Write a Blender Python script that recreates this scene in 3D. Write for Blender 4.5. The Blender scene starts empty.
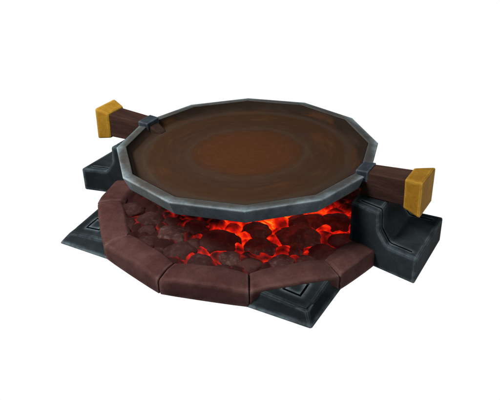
import bpy, bmesh, math, random
from mathutils import Vector, Matrix, noise

S = 0.25                        # model units (pan rim radius = 1) to metres
R = math.radians
scene = bpy.context.scene
COL = scene.collection
random.seed(7)

# ------------------------------------------------------------------ materials
def new_mat(name):
    m = bpy.data.materials.new(name)
    m.use_nodes = True
    nt = m.node_tree
    for n in list(nt.nodes):
        nt.nodes.remove(n)
    out = nt.nodes.new('ShaderNodeOutputMaterial')
    b = nt.nodes.new('ShaderNodeBsdfPrincipled')
    nt.links.new(b.outputs[0], out.inputs[0])
    return m, nt, b

def N(nt, kind, **kw):
    n = nt.nodes.new(kind)
    for k, v in kw.items():
        setattr(n, k, v)
    return n

def val(nt, op, a, b=None, c=None, clamp=False):
    n = N(nt, 'ShaderNodeMath', operation=op)
    n.use_clamp = clamp
    for i, v in enumerate((a, b, c)):
        if v is None:
            continue
        if isinstance(v, (int, float)):
            n.inputs[i].default_value = v
        else:
            nt.links.new(v, n.inputs[i])
    return n.outputs[0]

def mix(nt, fac, a, b, mode='MIX'):
    n = N(nt, 'ShaderNodeMix', data_type='RGBA', blend_type=mode)
    for sock, v in ((n.inputs[0], fac), (n.inputs[6], a), (n.inputs[7], b)):
        if isinstance(v, (int, float)):
            sock.default_value = v
        elif isinstance(v, tuple):
            sock.default_value = (*v, 1)
        else:
            nt.links.new(v, sock)
    return n.outputs[2]

def noise_tex(nt, vec, scale, detail=4, rough=0.55, dist=0.0):
    n = N(nt, 'ShaderNodeTexNoise')
    n.inputs['Scale'].default_value = scale
    n.inputs['Detail'].default_value = detail
    n.inputs['Roughness'].default_value = rough
    n.inputs['Distortion'].default_value = dist
    nt.links.new(vec, n.inputs['Vector'])
    return n.outputs['Fac']

def remap(nt, v, a, b, c=0.0, d=1.0):
    n = N(nt, 'ShaderNodeMapRange', interpolation_type='SMOOTHSTEP')
    nt.links.new(v, n.inputs[0])
    for i, x in enumerate((a, b, c, d)):
        n.inputs[i + 1].default_value = x
    return n.outputs[0]

def edge_wear_highlight(nt, radius, lo=0.015, hi=0.18):
    """1 on the edges of a piece, lightened for wear and as painted highlight, 0 on its flats: the rounded normal against the flat one"""
    bev = N(nt, 'ShaderNodeBevel', samples=6)
    bev.inputs['Radius'].default_value = radius
    geo = N(nt, 'ShaderNodeNewGeometry')
    d = N(nt, 'ShaderNodeVectorMath', operation='DOT_PRODUCT')
    nt.links.new(bev.outputs[0], d.inputs[0])
    nt.links.new(geo.outputs['Normal'], d.inputs[1])
    return remap(nt, val(nt, 'SUBTRACT', 1.0, d.outputs['Value']), lo, hi)

def bump(nt, b, height, strength, dist=0.004):
    n = N(nt, 'ShaderNodeBump')
    n.inputs['Strength'].default_value = strength
    n.inputs['Distance'].default_value = dist
    nt.links.new(height, n.inputs['Height'])
    nt.links.new(n.outputs[0], b.inputs['Normal'])

def worn(name, dark, light, edge, scale, rough=0.85, spec=0.12, metal=0.0, edge_r=0.006, edge_amt=0.7,
         bump_s=0.25, stretch=(1, 1, 1), third=None, fine=(0.75, 1.25)):
    m, nt, b = new_mat(name)
    tc = N(nt, 'ShaderNodeTexCoord')
    oi = N(nt, 'ShaderNodeObjectInfo')
    mp = N(nt, 'ShaderNodeMapping')
    mp.inputs['Scale'].default_value = stretch
    nt.links.new(tc.outputs['Object'], mp.inputs[0])
    off = N(nt, 'ShaderNodeVectorMath', operation='ADD')
    nt.links.new(mp.outputs[0], off.inputs[0])
    nt.links.new(oi.outputs['Random'], off.inputs[1])
    v = off.outputs[0]
    n1 = noise_tex(nt, v, scale, 3, 0.5, 0.4)
    n2 = noise_tex(nt, v, scale * 5, 5, 0.6, 0.2)
    n3 = noise_tex(nt, v, scale * 28, 3, 0.6)
    c = mix(nt, remap(nt, n1, 0.36, 0.66), dark, light)
    if third:
        c = mix(nt, val(nt, 'MULTIPLY', remap(nt, noise_tex(nt, v, scale * 1.7, 4, 0.6, 0.8), 0.5, 0.68), 0.6), c, third)
    f = remap(nt, n2, 0.25, 0.75, fine[0], fine[1])
    g = remap(nt, n3, 0.3, 0.7, 0.9, 1.1)
    hsv = N(nt, 'ShaderNodeHueSaturation')
    nt.links.new(c, hsv.inputs['Color'])
    nt.links.new(val(nt, 'MULTIPLY', f, g), hsv.inputs['Value'])
    c = hsv.outputs[0]
    e = edge_wear_highlight(nt, edge_r)
    e = val(nt, 'MULTIPLY', e, val(nt, 'MULTIPLY', remap(nt, n2, 0.32, 0.62, 0.25, 1.0), edge_amt), clamp=True)
    c = mix(nt, e, c, edge)  # wear and painted edge highlight share this lighter colour
    nt.links.new(c, b.inputs['Base Color'])
    b.inputs['Roughness'].default_value = rough
    b.inputs['Metallic'].default_value = metal
    b.inputs['Specular IOR Level'].default_value = spec
    bump(nt, b, val(nt, 'ADD', n2, val(nt, 'MULTIPLY', n3, 0.4)), bump_s)
    return m

M_STONE = worn('dark_cut_stone', (.0058, .0084, .0098), (.0170, .0232, .0262), (.125, .168, .188), 9, edge_r=.014, edge_amt=1.0, fine=(.82, 1.18), spec=.08, bump_s=.18)
M_BRICK = worn('red_brown_brick', (.041, .0158, .0148), (.070, .0325, .0290), (.165, .097, .086), 11, edge_r=.015, edge_amt=1.0, third=(.046, .0172, .0162), fine=(.87, 1.13), spec=.06, bump_s=.16)
M_BAND = worn('blue_grey_steel', (.013, .018, .025), (.036, .052, .066), (.16, .205, .235), 14, rough=.5, spec=.2, edge_r=.006, edge_amt=.8, bump_s=.1)
M_WOOD = worn('dark_wood', (.0230, .0098, .0068), (.043, .0200, .0140), (.08, .046, .036), 22, edge_r=.006, edge_amt=.5, stretch=(.22, 1.2, 1.2), bump_s=.35)
M_GOLD = worn('aged_brass', (.215, .108, .010), (.305, .165, .017), (.60, .38, .07), 9, fine=(.88, 1.12), rough=.75, spec=.06, edge_r=.011, edge_amt=.85, bump_s=.06, third=(.23, .105, .009))
M_NUB = worn('scorched_wood', (.020, .0110, .0073), (.034, .0190, .0130), (.085, .053, .04), 22, edge_r=.005, edge_amt=.5, stretch=(.3, 1, 1))
M_GROOVE_SHADE, _nt, _b = new_mat('painted_groove_shade')  # near-black colour paints the shade inside the carved grooves
_b.inputs['Base Color'].default_value = (.0026, .0033, .0036, 1)
_b.inputs['Roughness'].default_value = 1
_b.inputs['Specular IOR Level'].default_value = 0

def steel_material():
    """grey steel, browned by heat towards the inner edge of the rim"""
    m = worn('grey_steel', (.074, .102, .113), (.130, .170, .183), (.32, .39, .42), 8, rough=.6, spec=.15, edge_r=.007, edge_amt=.85, bump_s=.12, third=(.075, .070, .062))
    nt = m.node_tree
    b = next(n for n in nt.nodes if n.type == 'BSDF_PRINCIPLED')
    c = b.inputs['Base Color'].links[0].from_socket
    tc = N(nt, 'ShaderNodeTexCoord')
    sep = N(nt, 'ShaderNodeSeparateXYZ')
    nt.links.new(tc.outputs['Object'], sep.inputs[0])
    x, y = val(nt, 'DIVIDE', sep.outputs[0], S), val(nt, 'DIVIDE', sep.outputs[1], S)
    r = val(nt, 'SQRT', val(nt, 'ADD', val(nt, 'MULTIPLY', x, x), val(nt, 'MULTIPLY', y, y)))
    r = val(nt, 'ADD', r, val(nt, 'MULTIPLY', val(nt, 'SUBTRACT', noise_tex(nt, tc.outputs['Object'], 40, 4, .6, .4), .5), .05))
    top = remap(nt, sep.outputs[2], .140 * S, .150 * S)          # rim only, not the outer wall
    brown = val(nt, 'MULTIPLY', val(nt, 'MULTIPLY', remap(nt, r, .985, .925), top), .80)
    nt.links.new(mix(nt, brown, c, (.030, .0225, .0172)), b.inputs['Base Color'])
    return m
M_STEEL = steel_material()

def pan_material():
    """brown, burnt-in rings of the cooking surface (pattern of the surface itself), plus a painted grey sheen"""
    m, nt, b = new_mat('ringed_brown_surface')
    tc = N(nt, 'ShaderNodeTexCoord')
    sep = N(nt, 'ShaderNodeSeparateXYZ')
    nt.links.new(tc.outputs['Object'], sep.inputs[0])
    x, y = val(nt, 'DIVIDE', sep.outputs[0], S), val(nt, 'DIVIDE', sep.outputs[1], S)
    r = val(nt, 'SQRT', val(nt, 'ADD', val(nt, 'MULTIPLY', x, x), val(nt, 'MULTIPLY', y, y)))
    ang = val(nt, 'ARCTAN2', y, x)
    # brushed coordinates: long along the circle, short across it
    cv = N(nt, 'ShaderNodeCombineXYZ')
    nt.links.new(val(nt, 'MULTIPLY', val(nt, 'COSINE', ang), 1.6), cv.inputs[0])
    nt.links.new(val(nt, 'MULTIPLY', val(nt, 'SINE', ang), 1.6), cv.inputs[1])
    nt.links.new(val(nt, 'MULTIPLY', r, 7.0), cv.inputs[2])
    streak = noise_tex(nt, cv.outputs[0], 1.5, 4, 0.55, 0.3)
    cv2 = N(nt, 'ShaderNodeCombineXYZ')
    nt.links.new(val(nt, 'MULTIPLY', val(nt, 'COSINE', ang), 3.0), cv2.inputs[0])
    nt.links.new(val(nt, 'MULTIPLY', val(nt, 'SINE', ang), 3.0), cv2.inputs[1])
    nt.links.new(val(nt, 'MULTIPLY', r, 22.0), cv2.inputs[2])
    fine = noise_tex(nt, cv2.outputs[0], 1.4, 4, 0.6)
    blot = noise_tex(nt, tc.outputs['Object'], 9, 3, 0.6, 0.5)
    rw = val(nt, 'ADD', r, val(nt, 'MULTIPLY', val(nt, 'SUBTRACT', streak, 0.5), 0.10))
    ramp = N(nt, 'ShaderNodeValToRGB')
    stops = [(0.00, (.056, .0195, .0062)), (0.34, (.052, .0186, .0066)), (0.405, (.040, .0175, .0080)), (0.44, (.040, .0225, .0135)),
             (0.50, (.035, .0178, .0105)), (0.58, (.034, .0160, .0090)), (0.65, (.036, .0165, .0075)), (0.73, (.036, .0165, .0075)),
             (0.79, (.038, .0240, .0165)), (0.845, (.024, .0145, .0095)), (0.89, (.012, .0075, .0050))]
    el = ramp.color_ramp.elements
    el[0].position, el[0].color = stops[0][0], (*stops[0][1], 1)
    el[1].position, el[1].color = stops[-1][0], (*stops[-1][1], 1)
    for p, c in stops[1:-1]:
        e = el.new(p)
        e.color = (*c, 1)
    nt.links.new(rw, ramp.inputs[0])
    c = ramp.outputs[0]
    # rust-orange arcs and greyish patches painted as sheen, outside the centre only
    outside = remap(nt, r, 0.44, 0.56)
    c = mix(nt, val(nt, 'MULTIPLY', val(nt, 'MULTIPLY', remap(nt, streak, 0.54, 0.70), outside), 0.5), c, (.060, .0235, .0075))
    c = mix(nt, val(nt, 'MULTIPLY', val(nt, 'MULTIPLY', remap(nt, blot, 0.5, 0.72), outside), 0.25), c, (.028, .0215, .0165))
    c = mix(nt, val(nt, 'MULTIPLY', remap(nt, fine, 0.5, 0.75), 0.14), c, (.060, .036, .024))
    hsv = N(nt, 'ShaderNodeHueSaturation')
    nt.links.new(c, hsv.inputs['Color'])
    nt.links.new(remap(nt, fine, 0.2, 0.8, 0.9, 1.08), hsv.inputs['Value'])
    nt.links.new(mix(nt, remap(nt, r, .872, .897), hsv.outputs[0], (.0150, .0092, .0062)), b.inputs['Base Color'])   # side wall in a darker brown
    b.inputs['Roughness'].default_value = .75
    b.inputs['Specular IOR Level'].default_value = .06
    bump(nt, b, val(nt, 'ADD', fine, streak), .15, .003)
    return m
M_PAN = pan_material()

HOT = Vector((0.48, -0.16, 0)) * S      # where the fire burns hottest

def heat_node(nt, lo, hi):
    geo = N(nt, 'ShaderNodeNewGeometry')
    d = N(nt, 'ShaderNodeVectorMath', operation='DISTANCE')
    mul = N(nt, 'ShaderNodeVectorMath', operation='MULTIPLY')
    mul.inputs[1].default_value = (1, 1, 0)
    nt.links.new(geo.outputs['Position'], mul.inputs[0])
    nt.links.new(mul.outputs[0], d.inputs[0])
    d.inputs[1].default_value = HOT
    ln = N(nt, 'ShaderNodeVectorMath', operation='LENGTH')
    nt.links.new(mul.outputs[0], ln.inputs[0])
    cool = remap(nt, ln.outputs['Value'], .97 * S, .60 * S, 0.42, 1.0)       # the fire dies down towards the bricks
    return val(nt, 'MULTIPLY', remap(nt, d.outputs['Value'], hi * S, lo * S, 0.0, 1.0), cool), geo

def ember_material():
    m, nt, b = new_mat('glowing_embers')
    heat, geo = heat_node(nt, 0.10, 1.50)
    p = geo.outputs['Position']
    at = N(nt, 'ShaderNodeAttribute', attribute_name='gap')
    n1 = noise_tex(nt, p, 16, 3, 0.55, 0.6)
    n2 = noise_tex(nt, p, 75, 4, 0.6, 0.5)
    t = val(nt, 'ADD', val(nt, 'ADD', val(nt, 'MULTIPLY', n1, 1.0), -.17), val(nt, 'MULTIPLY', n2, 0.22))
    t = val(nt, 'ADD', t, val(nt, 'MULTIPLY', heat, 0.34))
    t = val(nt, 'ADD', t, val(nt, 'SUBTRACT', val(nt, 'MULTIPLY', at.outputs['Fac'], 0.31), 0.222))
    ramp = N(nt, 'ShaderNodeValToRGB')
    el = ramp.color_ramp.elements
    el[0].position, el[0].color = 0.40, (.004, .0003, .0002, 1)
    el[1].position, el[1].color = 1.0, (1.0, .24, .014, 1)
    for pos, c in ((0.50, (.050, .0014, .0008)), (0.62, (.19, .0034, .0017)), (0.76, (.58, .008, .0025)), (0.90, (1.0, .055, .004))):
        e = el.new(pos)
        e.color = (*c, 1)
    nt.links.new(t, ramp.inputs[0])
    nt.links.new(ramp.outputs[0], b.inputs['Emission Color'])
    b.inputs['Emission Strength'].default_value = 1.25
    b.inputs['Base Color'].default_value = (.015, .0046, .0041, 1)
    b.inputs['Roughness'].default_value = .95
    b.inputs['Specular IOR Level'].default_value = .1
    bump(nt, b, n2, .5)
    return m
M_EMBER = ember_material()

def coal_material(name, dark, light, ash):
    m, nt, b = new_mat(name)
    heat, geo = heat_node(nt, 0.05, 1.1)
    tc = N(nt, 'ShaderNodeTexCoord')
    oi = N(nt, 'ShaderNodeObjectInfo')
    off = N(nt, 'ShaderNodeVectorMath', operation='ADD')
    nt.links.new(tc.outputs['Object'], off.inputs[0])
    nt.links.new(oi.outputs['Random'], off.inputs[1])
    v = off.outputs[0]
    n1 = noise_tex(nt, v, 30, 4, 0.55, 0.3)
    n2 = noise_tex(nt, v, 110, 4, 0.65)
    c = mix(nt, remap(nt, n1, .35, .68), dark, light)
    c = mix(nt, val(nt, 'MULTIPLY', remap(nt, n2, .48, .72), .6), c, ash)
    nt.links.new(c, b.inputs['Base Color'])
    # incandescent cracks, live only where the fire is hot
    glow = val(nt, 'MULTIPLY', remap(nt, noise_tex(nt, v, 46, 3, .55, .6), .40, .85, .10, .8), heat)
    nt.links.new(mix(nt, glow, (.022, .0012, .0009), (.26, .012, .006)), b.inputs['Emission Color'])
    b.inputs['Emission Strength'].default_value = .5
    b.inputs['Roughness'].default_value = .9
    b.inputs['Specular IOR Level'].default_value = .15
    bump(nt, b, val(nt, 'ADD', n1, val(nt, 'MULTIPLY', n2, .3)), .3)
    return m
M_COAL = coal_material('ashy_red_coal', (.023, .0092, .0080), (.047, .0240, .0205), (.115, .083, .075))
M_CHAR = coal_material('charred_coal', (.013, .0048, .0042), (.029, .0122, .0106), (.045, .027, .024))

# ------------------------------------------------------------------ helpers
def link(name, bm, mat, parent=None, smooth=False):
    bmesh.ops.recalc_face_normals(bm, faces=bm.faces[:])
    me = bpy.data.meshes.new(name)
    bm.to_mesh(me)
    bm.free()
    me.materials.append(mat)
    for p in me.polygons:
        p.use_smooth = smooth
    o = bpy.data.objects.new(name, me)
    COL.objects.link(o)
    if parent:
        o.parent = parent
    return o

def empty(name, label, cat, loc=(0, 0, 0), group=None):
    o = bpy.data.objects.new(name, None)
    COL.objects.link(o)
    o.location = Vector(loc) * S
    o.empty_display_size = .02
    tag(o, label, cat, group)
    return o

def tag(o, label, cat, group=None, kind=None):
    o['label'], o['category'] = label, cat
    if group:
        o['group'] = group
    if kind:
        o['kind'] = kind

def prism(bm, bottom, top):
    """solid between two loops of points with the same count"""
    a = [bm.verts.new(Vector(p) * S) for p in bottom]
    b = [bm.verts.new(Vector(p) * S) for p in top]
    n = len(a)
    bm.faces.new(a)
    bm.faces.new(b)
    for i in range(n):
        j = (i + 1) % n
        bm.faces.new((a[i], a[j], b[j], b[i]))

def bevel(bm, w, seg=2, min_angle=20):
    bmesh.ops.recalc_face_normals(bm, faces=bm.faces[:])
    ed = [e for e in bm.edges if len(e.link_faces) == 2 and e.calc_face_angle() > R(min_angle)]
    bmesh.ops.bevel(bm, geom=ed, offset=w * S, offset_type='OFFSET', segments=seg, profile=.5, affect='EDGES', clamp_overlap=True)

def cut(o, cutters):
    """carve grooves into a piece and keep the result as plain mesh"""
    for c in cutters:
        md = o.modifiers.new('cut', 'BOOLEAN')
        md.operation, md.solver, md.object = 'DIFFERENCE', 'EXACT', c
        md.material_mode = 'TRANSFER'
    dg = bpy.context.evaluated_depsgraph_get()
    me = bpy.data.meshes.new_from_object(o.evaluated_get(dg))
    o.modifiers.clear()
    old = o.data
    me.name = old.name
    o.data = me
    bpy.data.meshes.remove(old)
    for c in cutters:
        d = c.data
        bpy.data.objects.remove(c)
        bpy.data.meshes.remove(d)

def ring_pt(r, deg, z):
    return (r * math.cos(R(deg)), r * math.sin(R(deg)), z)

# ------------------------------------------------------------------ the stove
stove = empty('stove', 'round brazier of reddish brown bricks on a dark square stone base', 'stove')

# square base plate, its four corners showing past the brick ring
A0, A1, HP = 1.053, .987, .083
def plate_mesh():
    """square slab whose raised corners put dark stone where shade covers the brick feet"""
    bm = bmesh.new()
    low, rim, inn = [], [], []
    for k in range(4):
        m = Matrix.Rotation(R(90 * k), 3, 'Z')
        low += [m @ Vector((A0, -A0, 0))]
        rim += [m @ Vector((.50, -1.020, .055)), m @ Vector((A1, -A1, HP)), m @ Vector((1.020, -.50, .055))]
        inn += [m @ Vector((.605, -.995, HP + .040)), m @ Vector((.995, -.605, HP + .040))]
    V = lambda L: [bm.verts.new(p * S) for p in L]
    sunk = [Vector((p.x * .9, p.y * .9, .04)) for p in inn]
    low, rim, inn, sunk = V(low), V(rim), V(inn), V(sunk)
    bm.faces.new(low)
    bm.faces.new(sunk)
    for k in range(8):
        n = (k + 1) % 8
        bm.faces.new((inn[k], inn[n], sunk[n], sunk[k]))
    for k in range(4):
        n = (k + 1) % 4
        bm.faces.new((low[k], rim[3 * k + 1], rim[3 * k]))
        bm.faces.new((low[k], rim[3 * k + 2], rim[3 * k + 1]))
        bm.faces.new((low[k], low[n], rim[3 * n], rim[3 * k + 2]))
        bm.faces.new((rim[3 * k], rim[3 * k + 1], inn[2 * k]))
        bm.faces.new((rim[3 * k + 1], inn[2 * k + 1], inn[2 * k]))
        bm.faces.new((rim[3 * k + 1], rim[3 * k + 2], inn[2 * k + 1]))
        bm.faces.new((rim[3 * k + 2], rim[3 * n], inn[2 * n], inn[2 * k + 1]))
    return bm
bm = plate_mesh()
bevel(bm, .013, 2, 18)
plate = link('base_plate', bm, M_STONE, stove)
cutters = []
for sx in (-1, 1):
    for sy in (-1, 1):
        # a square frame carved in each corner
        c = Vector((sx * .835, sy * .835, 0))
        h, t = .060, .015
        for dx, dy, lx, ly in ((0, h, h + t / 2, t / 2), (0, -h, h + t / 2, t / 2), (h, 0, t / 2, h - t / 2 - .0005), (-h, 0, t / 2, h - t / 2 - .0005)):
            bm = bmesh.new()
            q = [(c.x + dx + a * lx, c.y + dy + b * ly) for a, b in ((-1, -1), (1, -1), (1, 1), (-1, 1))]
            prism(bm, [(u, v, HP + .002 + (1.67 - abs(u) - abs(v)) * .13 + .020 - .020) for u, v in q], [(u, v, HP + .05) for u, v in q])
            cutters.append(link('groove', bm, M_GROOVE_SHADE))
cut(plate, cutters)

# twelve long bricks, mitred at the corners of a twelve-sided ring
RO, RI, ZO, ZI = 1.212, .985, .136, .150
def brick(a0, a1):
    bm = bmesh.new()
    g = .14                          # half joint, degrees
    p0, p1 = a0 + g, a1 - g
    def poly(r, a):                  # point of the straight side between the two ring corners k*30
        k = math.floor((a0 + .01) / 30) * 30
        rr = r * math.cos(R(15)) / math.cos(R(a - k - 15))
        return rr
    sect = [(RO, 0), (RO + .004, ZO * .90), (RO - .010, ZO), ((RO + RI) / 2, ZI + .004), (RI + .03, ZI), (RI, ZI - .03), (RI - .03, 0)]
    n = 6
    loops = []
    for i in range(n + 1):
        a = p0 + (p1 - p0) * i / n
        puff = math.sin(math.pi * i / n) ** .5
        loops.append([bm.verts.new(Vector(ring_pt(poly(r, a) - (.006 * (1 - puff) if r > 1.1 else 0), a, z + (.016 * puff - .009 if z > .1 else 0))) * S) for r, z in sect])
    for i in range(n):
        for j in range(len(sect)):
            k = (j + 1) % len(sect)
            bm.faces.new((loops[i][j], loops[i][k], loops[i + 1][k], loops[i + 1][j]))
    bm.faces.new(loops[0])
    bm.faces.new(loops[-1])
    bmesh.ops.recalc_face_normals(bm, faces=bm.faces[:])
    bevel(bm, .0135, 2, 24)
    bmesh.ops.subdivide_edges(bm, edges=[e for e in bm.edges if e.calc_length() > .03 * S * 2], cuts=1, use_grid_fill=True)
    for v in bm.verts:               # hand-cut unevenness
        q = v.co / S
        if q.z > .02:
            n3 = noise.noise_vector(q * 5 + Vector((a0, 0, 0)))
            v.co += Vector((n3.x * .010, n3.y * .010, n3.z * .011)) * S
    return link('brick', bm, M_BRICK, stove, True)
EDGE = 9.6
for k in range(12):
    a0, a1 = k * 30, k * 30 + 30
    if k in (0, 6):
        a0 += 13.2 if k == 0 else EDGE
    if k in (5, 11):
        a1 -= 13.2 if k == 5 else EDGE
    o = brick(a0, a1)

# dark mortar behind the joints
bm = bmesh.new()
for k in (0, 6):
    ed = EDGE + 1 if k else 14.0
    a0, a1 = k * 30 + ed, k * 30 + 180 - ed
    angs = [a0] + [k * 30 + 30 * i for i in range(1, 6)] + [a1]
    loops = []
    for i, a in enumerate(angs):
        c = 1 if 0 < i < 6 else math.cos(R(15)) / math.cos(R((a % 30) - 15))
        loops.append([bm.verts.new(Vector(ring_pt(r * c, a, z)) * S) for r, z in ((RO - .022, .004), (RO - .026, ZO - .026), (RI + .025, ZI - .030), (RI + .004, .004))])
    for p, q in zip(loops, loops[1:]):
        for j in range(4):
            bm.faces.new((p[j], p[(j + 1) % 4], q[(j + 1) % 4], q[j]))
    bm.faces.new(loops[0])
    bm.faces.new(loops[-1])
M_MORTAR = worn('sooty_mortar', (.008, .004, .0038), (.016, .008, .0075), (.02, .011, .01), 20)
link('mortar', bm, M_MORTAR, stove)

# stepped support blocks under the handles, wider towards their outer ends
def side(x, sy):
    return .304 + .22 * (x - 1.46) if sy < 0 else .314 + .05 * (x - 1.46)
PROFILE = [(1.462, 0), (1.462, .204), (1.238, .206), (1.168, .298), (1.158, .444), (.935, .449), (.935, 0)]
def support(flip):
    bm = bmesh.new()
    prism(bm, [(x, -side(x, -1), z) for x, z in PROFILE], [(x, side(x, 1), z) for x, z in PROFILE])
    bevel(bm, .014, 2, 12)
    o = link('support_block', bm, M_STONE, stove)
    line = [(1.405, .206), (1.234, .2065), (1.1655, .298), (1.155, .445), (.99, .448)]
    # outward normals of the stepped line, for the depth of the groove
    def offs(d):
        out = []
        for i, (x, z) in enumerate(line):
            n = Vector((0, 0))
            for j in (i - 1, i):
                if 0 <= j < len(line) - 1:
                    t = Vector((line[j + 1][0] - x if j == i else x - line[j][0], line[j + 1][1] - z if j == i else z - line[j][1])).normalized()
                    n += Vector((t.y, -t.x)) * -1
            n.normalize()
            out.append((x - n.x * d * -1, z - n.y * d * -1))
        return out
    ups, dns = offs(.05), offs(-.022)
    if ups[0][1] < dns[0][1]:
        ups, dns = dns, ups
    cs = []
    for sy in (-1, 1):
        bm = bmesh.new()
        def loop(dy):
            return [(x, sy * (side(x, sy) - (.062 if sy < 0 else .072) + dy), z) for x, z in ups] + [(x, sy * (side(x, sy) - (.062 if sy < 0 else .072) + dy), z) for x, z in reversed(dns)]
        prism(bm, loop(-.006), loop(.007))
        bmesh.ops.recalc_face_normals(bm, faces=bm.faces[:])
        cs.append(link('groove', bm, M_GROOVE_SHADE))
    cut(o, cs)
    if flip:
        o.data.transform(Matrix.Diagonal((-1, 1, 1, 1)))
        o.data.flip_normals()
    return o
support(False)
support(True)

# ------------------------------------------------------------------ fire bed and coals
COALS = [
    (-.238, -.703, .098, 'rounded ashy coal in the left part of the fire, clear of the pan edge'),
    (.123, -.640, .130, 'large dark coal half under the pan front, left of the brightest orange gap'),
    (-.500, -.610, .090, 'flattish coal under the left curve of the pan, beside a red gap'),
    (.421, -.560, .098, 'grey topped coal right of the bright orange gap at the pan front'),
    (.600, -.330, .135, 'biggest coal in the right part of the fire, under the orange glow'),
    (.745, -.010, .105, 'pale topped coal touching the dark right hand block, tucked under the pan'),
    (.640, -.640, .082, 'small ash grey coal nearest the right front bricks'),
    (.455, -.770, .075, 'small dark coal low at the front, against the middle front brick'),
    (-.061, -.850, .095, 'dim charred coal close behind the front left brick joint'),
    (.850, -.420, .110, 'dark coal beside the short right brick, left of the block'),
    (.290, -.770, .070, 'small reddish coal in front of the orange gap, near the front bricks'),
    (.130, -.890, .075, 'charred coal pressed against the front brick, below the large dark coal'),
    (-.640, -.740, .075, 'charred coal in the shady left corner of the ring'),
    (-.340, -.860, .070, 'small charred coal behind the left front brick'),
    (-.120, -.560, .085, 'coal half hidden by the pan between two dull red gaps'),
    (.300, -.400, .090, 'coal just under the pan rim above the bright orange gap'),
    (.880, -.190, .080, 'reddish coal wedged against the foot of the right block'),
    (-.430, -.740, .060, 'tiny pebble like coal in the dull left part of the fire'),
    (-.740, -.540, .085, 'dark coal near the left brick, in shadow of the pan'),
    (.600, -.080, .090, 'coal deep under the pan beyond the orange glow on the right'),
    (.660, -.490, .050, 'tiny coal between the biggest coal and the ash grey one'),
    (.310, -.905, .058, 'flat dark coal at the very front, against the middle brick'),
    (-.200, -.930, .055, 'flat charred coal touching the left front brick'),
    (-.010, -.740, .060, 'small dull coal left of the large dark coal'),
    (.960, -.330, .060, 'little coal in the nook between the short right brick and its block'),
    (.780, -.560, .075, 'dark reddish coal behind the joint of the two right front bricks'),
    (.520, -.140, .085, 'coal far under the pan behind the biggest coal'),
    (-.330, -.580, .062, 'small coal under the pan edge beside the left red gap'),
]
def base_z(x, y):
    return .098 + .045 * (1 - min(1, math.hypot(x, y)) ** 2)
rnd = random.Random(21)
LUMPS = []
sp = .125
for iy in range(-9, 10):
    for ix in range(-9, 10):
        x, y = (ix + .5 * (iy % 2)) * sp + rnd.uniform(-.04, .04), iy * sp * .87 + rnd.uniform(-.04, .04)
        if math.hypot(x, y) < 1.06 and all(math.hypot(x - c[0], y - c[1]) > c[2] * .8 for c in COALS):
            LUMPS.append((x, y, rnd.uniform(.7, 1.25)))
def bed_at(x, y):
    """height of the bed and how open the gap is (1 in the cracks between lumps)"""
    w = noise.noise_vector(Vector((x * 5, y * 5, 2))) * .03
    ds = sorted(math.hypot(x + w.x - a, y + w.y - b) / q for a, b, q in LUMPS)
    e = (ds[1] - ds[0]) / sp
    gap = 1 - min(1, max(0, e / .34))
    dome = max(0, 1 - (ds[0] / (sp * .75)) ** 2)
    z = base_z(x, y) + .040 * dome ** .6 * min(1, e * 2.2) + .008 * noise.noise(Vector((x * 14, y * 14, 9)))
    for cx, cy, cr, _ in COALS:
        d = math.hypot(x - cx, y - cy) / cr
        if d < 1.30:
            gap = max(gap, 1 - abs(d - 1.04) / .26 if d > .78 else 0)
            z -= .02 * (1 - d / 1.30)
    return z, gap
bm = bmesh.new()
lay = bm.verts.layers.float.new('gap')
rings, segs = 52, 180
def bed_vert(x, y):
    z, g = bed_at(x, y)
    v = bm.verts.new(Vector((x, y, z)) * S)
    v[lay] = g
    return v
vs = [[bed_vert(0, 0)]]
for i in range(1, rings + 1):
    r = 1.03 * i / rings
    row = []
    for j in range(segs):
        a = 2 * math.pi * j / segs
        rr = r * math.cos(R(15)) / math.cos((a % R(30)) - R(15))
        x, y = rr * math.cos(a), rr * math.sin(a)
        if abs(y) < .215 and abs(x) > .925:            # stop at the support blocks
            x = math.copysign(.925, x)
        row.append(bed_vert(x, y))
    vs.append(row)
for j in range(segs):
    bm.faces.new((vs[0][0], vs[1][j], vs[1][(j + 1) % segs]))
for i in range(1, rings):
    for j in range(segs):
        k = (j + 1) % segs
        bm.faces.new((vs[i][j], vs[i + 1][j], vs[i + 1][k], vs[i][k]))
bed = link('ember_bed', bm, M_EMBER, None, True)
tag(bed, 'glowing red and orange embers filling the gaps between the coals', 'embers', kind='stuff')

def coal(x, y, r, label, flat=.50, lift=-.22):
    bm = bmesh.new()
    bmesh.ops.create_icosphere(bm, subdivisions=4, radius=1)
    seed = Vector((x * 13.1, y * 7.7, r * 31))
    # a few cleaved facets on a rounded lump
    planes = []
    rnd = random.Random(int((x + 5) * 1000 + (y + 5) * 77777))
    for _ in range(5):
        d = Vector((rnd.uniform(-1, 1), rnd.uniform(-1, 1), rnd.uniform(-.3, 1))).normalized()
        planes.append((d, rnd.uniform(.86, .98)))
    for v in bm.verts:
        q = v.co.copy()
        f = 1 + .16 * noise.noise(q * 1.3 + seed) + .07 * noise.noise(q * 3.1 + seed) + .025 * noise.noise(q * 8 + seed)
        for d, h in planes:
            over = q.dot(d) - h
            if over > 0:
                f -= over * .6
        v.co = Vector((q.x * f * 1.16, q.y * f, q.z * f * flat)) * r * S
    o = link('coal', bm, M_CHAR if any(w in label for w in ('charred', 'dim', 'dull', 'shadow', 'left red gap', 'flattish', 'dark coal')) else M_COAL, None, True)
    o.location = Vector((x, y, base_z(x, y) + .012 + r * flat * lift)) * S
    o.rotation_euler.z = rnd.uniform(-.5, .5)
    tag(o, label, 'coal', 'coals in the brick ring')
    return o

for x, y, r, lab in COALS:
    coal(x, y, r * 1.13, lab)

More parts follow.
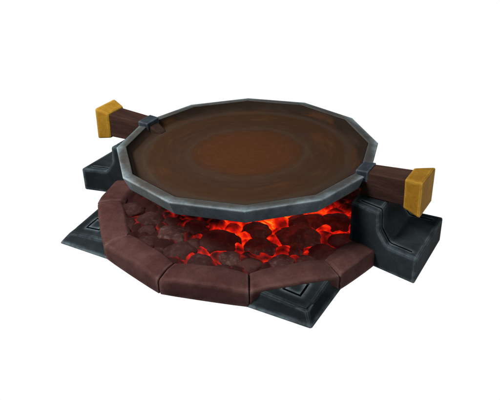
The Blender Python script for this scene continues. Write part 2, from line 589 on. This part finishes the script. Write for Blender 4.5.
# ------------------------------------------------------------------ the pan
pan = empty('pan', 'wide shallow twelve sided steel pan with brown inside and two gold ended wooden handles', 'pan', (0, 0, .449))
PZ = -.449
PHI = -.7                             # the pan sits a hair turned on its blocks
def loop12(bm, r, z):
    return [bm.verts.new(Vector(ring_pt(r, PHI + 30 * k, z + PZ)) * S) for k in range(12)]
def skin(bm, loops):
    for a, b in zip(loops, loops[1:]):
        for k in range(12):
            j = (k + 1) % 12
            bm.faces.new((a[k], a[j], b[j], b[k]))

bm = bmesh.new()
ls = [loop12(bm, r, z) for r, z in ((.915, .545), (.921, .611), (1.0, .603), (.948, .486), (.86, .482), (.86, .520), (.915, .545))[:6]]
skin(bm, ls + [ls[0]])
bm.faces.new(reversed(ls[4]))         # underside
bevel(bm, .010, 2, 35)
link('pan_body', bm, M_STEEL, pan)

bm = bmesh.new()
skin(bm, [loop12(bm, r, z) for r, z in ((.9195, .607), (.893, .553))][:2] )
inner = [v for v in bm.verts][12:]
prev = inner
for r, z in ((.872, .5505), (.84, .550), (.6, .5485), (.3, .548), (.1, .5478)):
    cur = loop12(bm, r, z)
    skin(bm, [prev, cur])
    prev = cur
bm.faces.new(prev)
surf = link('cooking_surface', bm, M_PAN, pan)
for f in surf.data.polygons:
    f.use_smooth = True

def box(bm, x0, x1, h0, h1, zb0, zt0, zb1, zt1):
    prism(bm, [(x0, -h0, zb0 + PZ), (x0, h0, zb0 + PZ), (x0, h0, zt0 + PZ), (x0, -h0, zt0 + PZ)],
          [(x1, -h1, zb1 + PZ), (x1, h1, zb1 + PZ), (x1, h1, zt1 + PZ), (x1, -h1, zt1 + PZ)])

def handle(turn, cap, shift=0):
    rot = Matrix.Rotation(math.pi if turn else 0, 4, 'Z')
    bm = bmesh.new()
    box(bm, .955 - shift, 1.285, .0735, .088, .4505, .6345, .4505, .652)
    bevel(bm, .010, 2)
    h = link('handle', bm, M_WOOD, pan)
    bm = bmesh.new()
    box(bm, .912 - shift, 1.004 - shift, .078, .080, .568, .640, .560, .6465)
    bevel(bm, .007, 2)
    c = link('clamp', bm, M_BAND, h)
    bm = bmesh.new()
    box(bm, .815 - shift, .914 - shift, .036, .060, .530, .556, .535, .612)
    bevel(bm, .014, 2)
    n = link('handle_stub', bm, M_NUB, h)
    bm = bmesh.new()
    i, o = cap
    prism(bm, [(x, y, z + PZ) for x, y, z in i], [(x, y, z + PZ) for x, y, z in o])
    bevel(bm, .016, 2)
    e = link('end_cap', bm, M_GOLD, h)
    for q in (h, c, n, e):
        q.data.transform(rot)
inner_cap = [(1.272, -.098, .440), (1.272, .098, .440), (1.266, .098, .662), (1.266, -.098, .662)]
handle(False, (inner_cap, [(1.405, -.135, .410), (1.392, .195, .372), (1.395, .190, .655), (1.400, -.132, .676)]))
handle(True, (inner_cap, [(1.395, -.135, .425), (1.392, .132, .425), (1.385, .130, .702), (1.390, -.132, .700)]), .030)

# ------------------------------------------------------------------ light: hand-shaped white surround, a key softbox and an added fill
world = bpy.data.worlds.new('World')
scene.world = world
world.use_nodes = True
nt = world.node_tree
bg = nt.nodes['Background']
tc = N(nt, 'ShaderNodeTexCoord')
sep = N(nt, 'ShaderNodeSeparateXYZ')
nt.links.new(tc.outputs['Generated'], sep.inputs[0])
# white background beyond and below, dimmed overhead and near side to shape the shading
up = remap(nt, sep.outputs[2], -.08, .30)
back = N(nt, 'ShaderNodeVectorMath', operation='DOT_PRODUCT')
nt.links.new(tc.outputs['Generated'], back.inputs[0])
back.inputs[1].default_value = (-.405, .690, -.6)
near = remap(nt, back.outputs['Value'], .25, -.10)
dim = val(nt, 'MAXIMUM', up, near)
nt.links.new(mix(nt, dim, (1.02, 1.02, 1.02), (.16, .17, .19)), bg.inputs['Color'])
bg.inputs['Strength'].default_value = 1.0

def softbox(name, loc, target, size, power, col):
    d = bpy.data.lights.new(name, 'AREA')
    d.shape, d.size, d.energy, d.color = 'DISK', size, power, col
    o = bpy.data.objects.new(name, d)
    COL.objects.link(o)
    o.location = loc
    o.rotation_euler = (Vector(target) - Vector(loc)).to_track_quat('-Z', 'Y').to_euler()
    return o
softbox('key_softbox', (-.62, -.92, 1.38), (0, 0, .1), .6, 50, (1.0, .97, .93))
softbox('added_fill_light', (1.7, -.35, .75), (0, 0, .1), .5, 7, (1.0, .95, .88))  # unseen lamp, added to brighten the right gold cap's end

# ------------------------------------------------------------------ camera
cd = bpy.data.cameras.new('camera')
cam = bpy.data.objects.new('camera', cd)
COL.objects.link(cam)
cd.sensor_width = 36
cd.lens = 677.568 / 500 * 36
cd.clip_start, cd.clip_end = .01, 100
fw = Vector((-0.44094781, 0.75121522, -0.49116262)).normalized()
yaw, roll = R(30.4121), R(-1.4542)
r0 = Vector((math.cos(yaw), math.sin(yaw), 0))
u0 = r0.cross(fw)
rr = r0 * math.cos(roll) + u0 * math.sin(roll)
uu = u0 * math.cos(roll) - r0 * math.sin(roll)
m = Matrix((rr, uu, -fw)).transposed().to_4x4()
m.translation = Vector((2.38902425, -4.04463919, 2.77266316)) * S
cam.matrix_world = m
scene.camera = cam

scene.view_settings.view_transform = 'Standard'
scene.view_settings.look = 'None'
scene.view_settings.exposure = 0
scene.view_settings.gamma = 1
scene.cycles.max_bounces = 6
scene.cycles.use_denoising = True
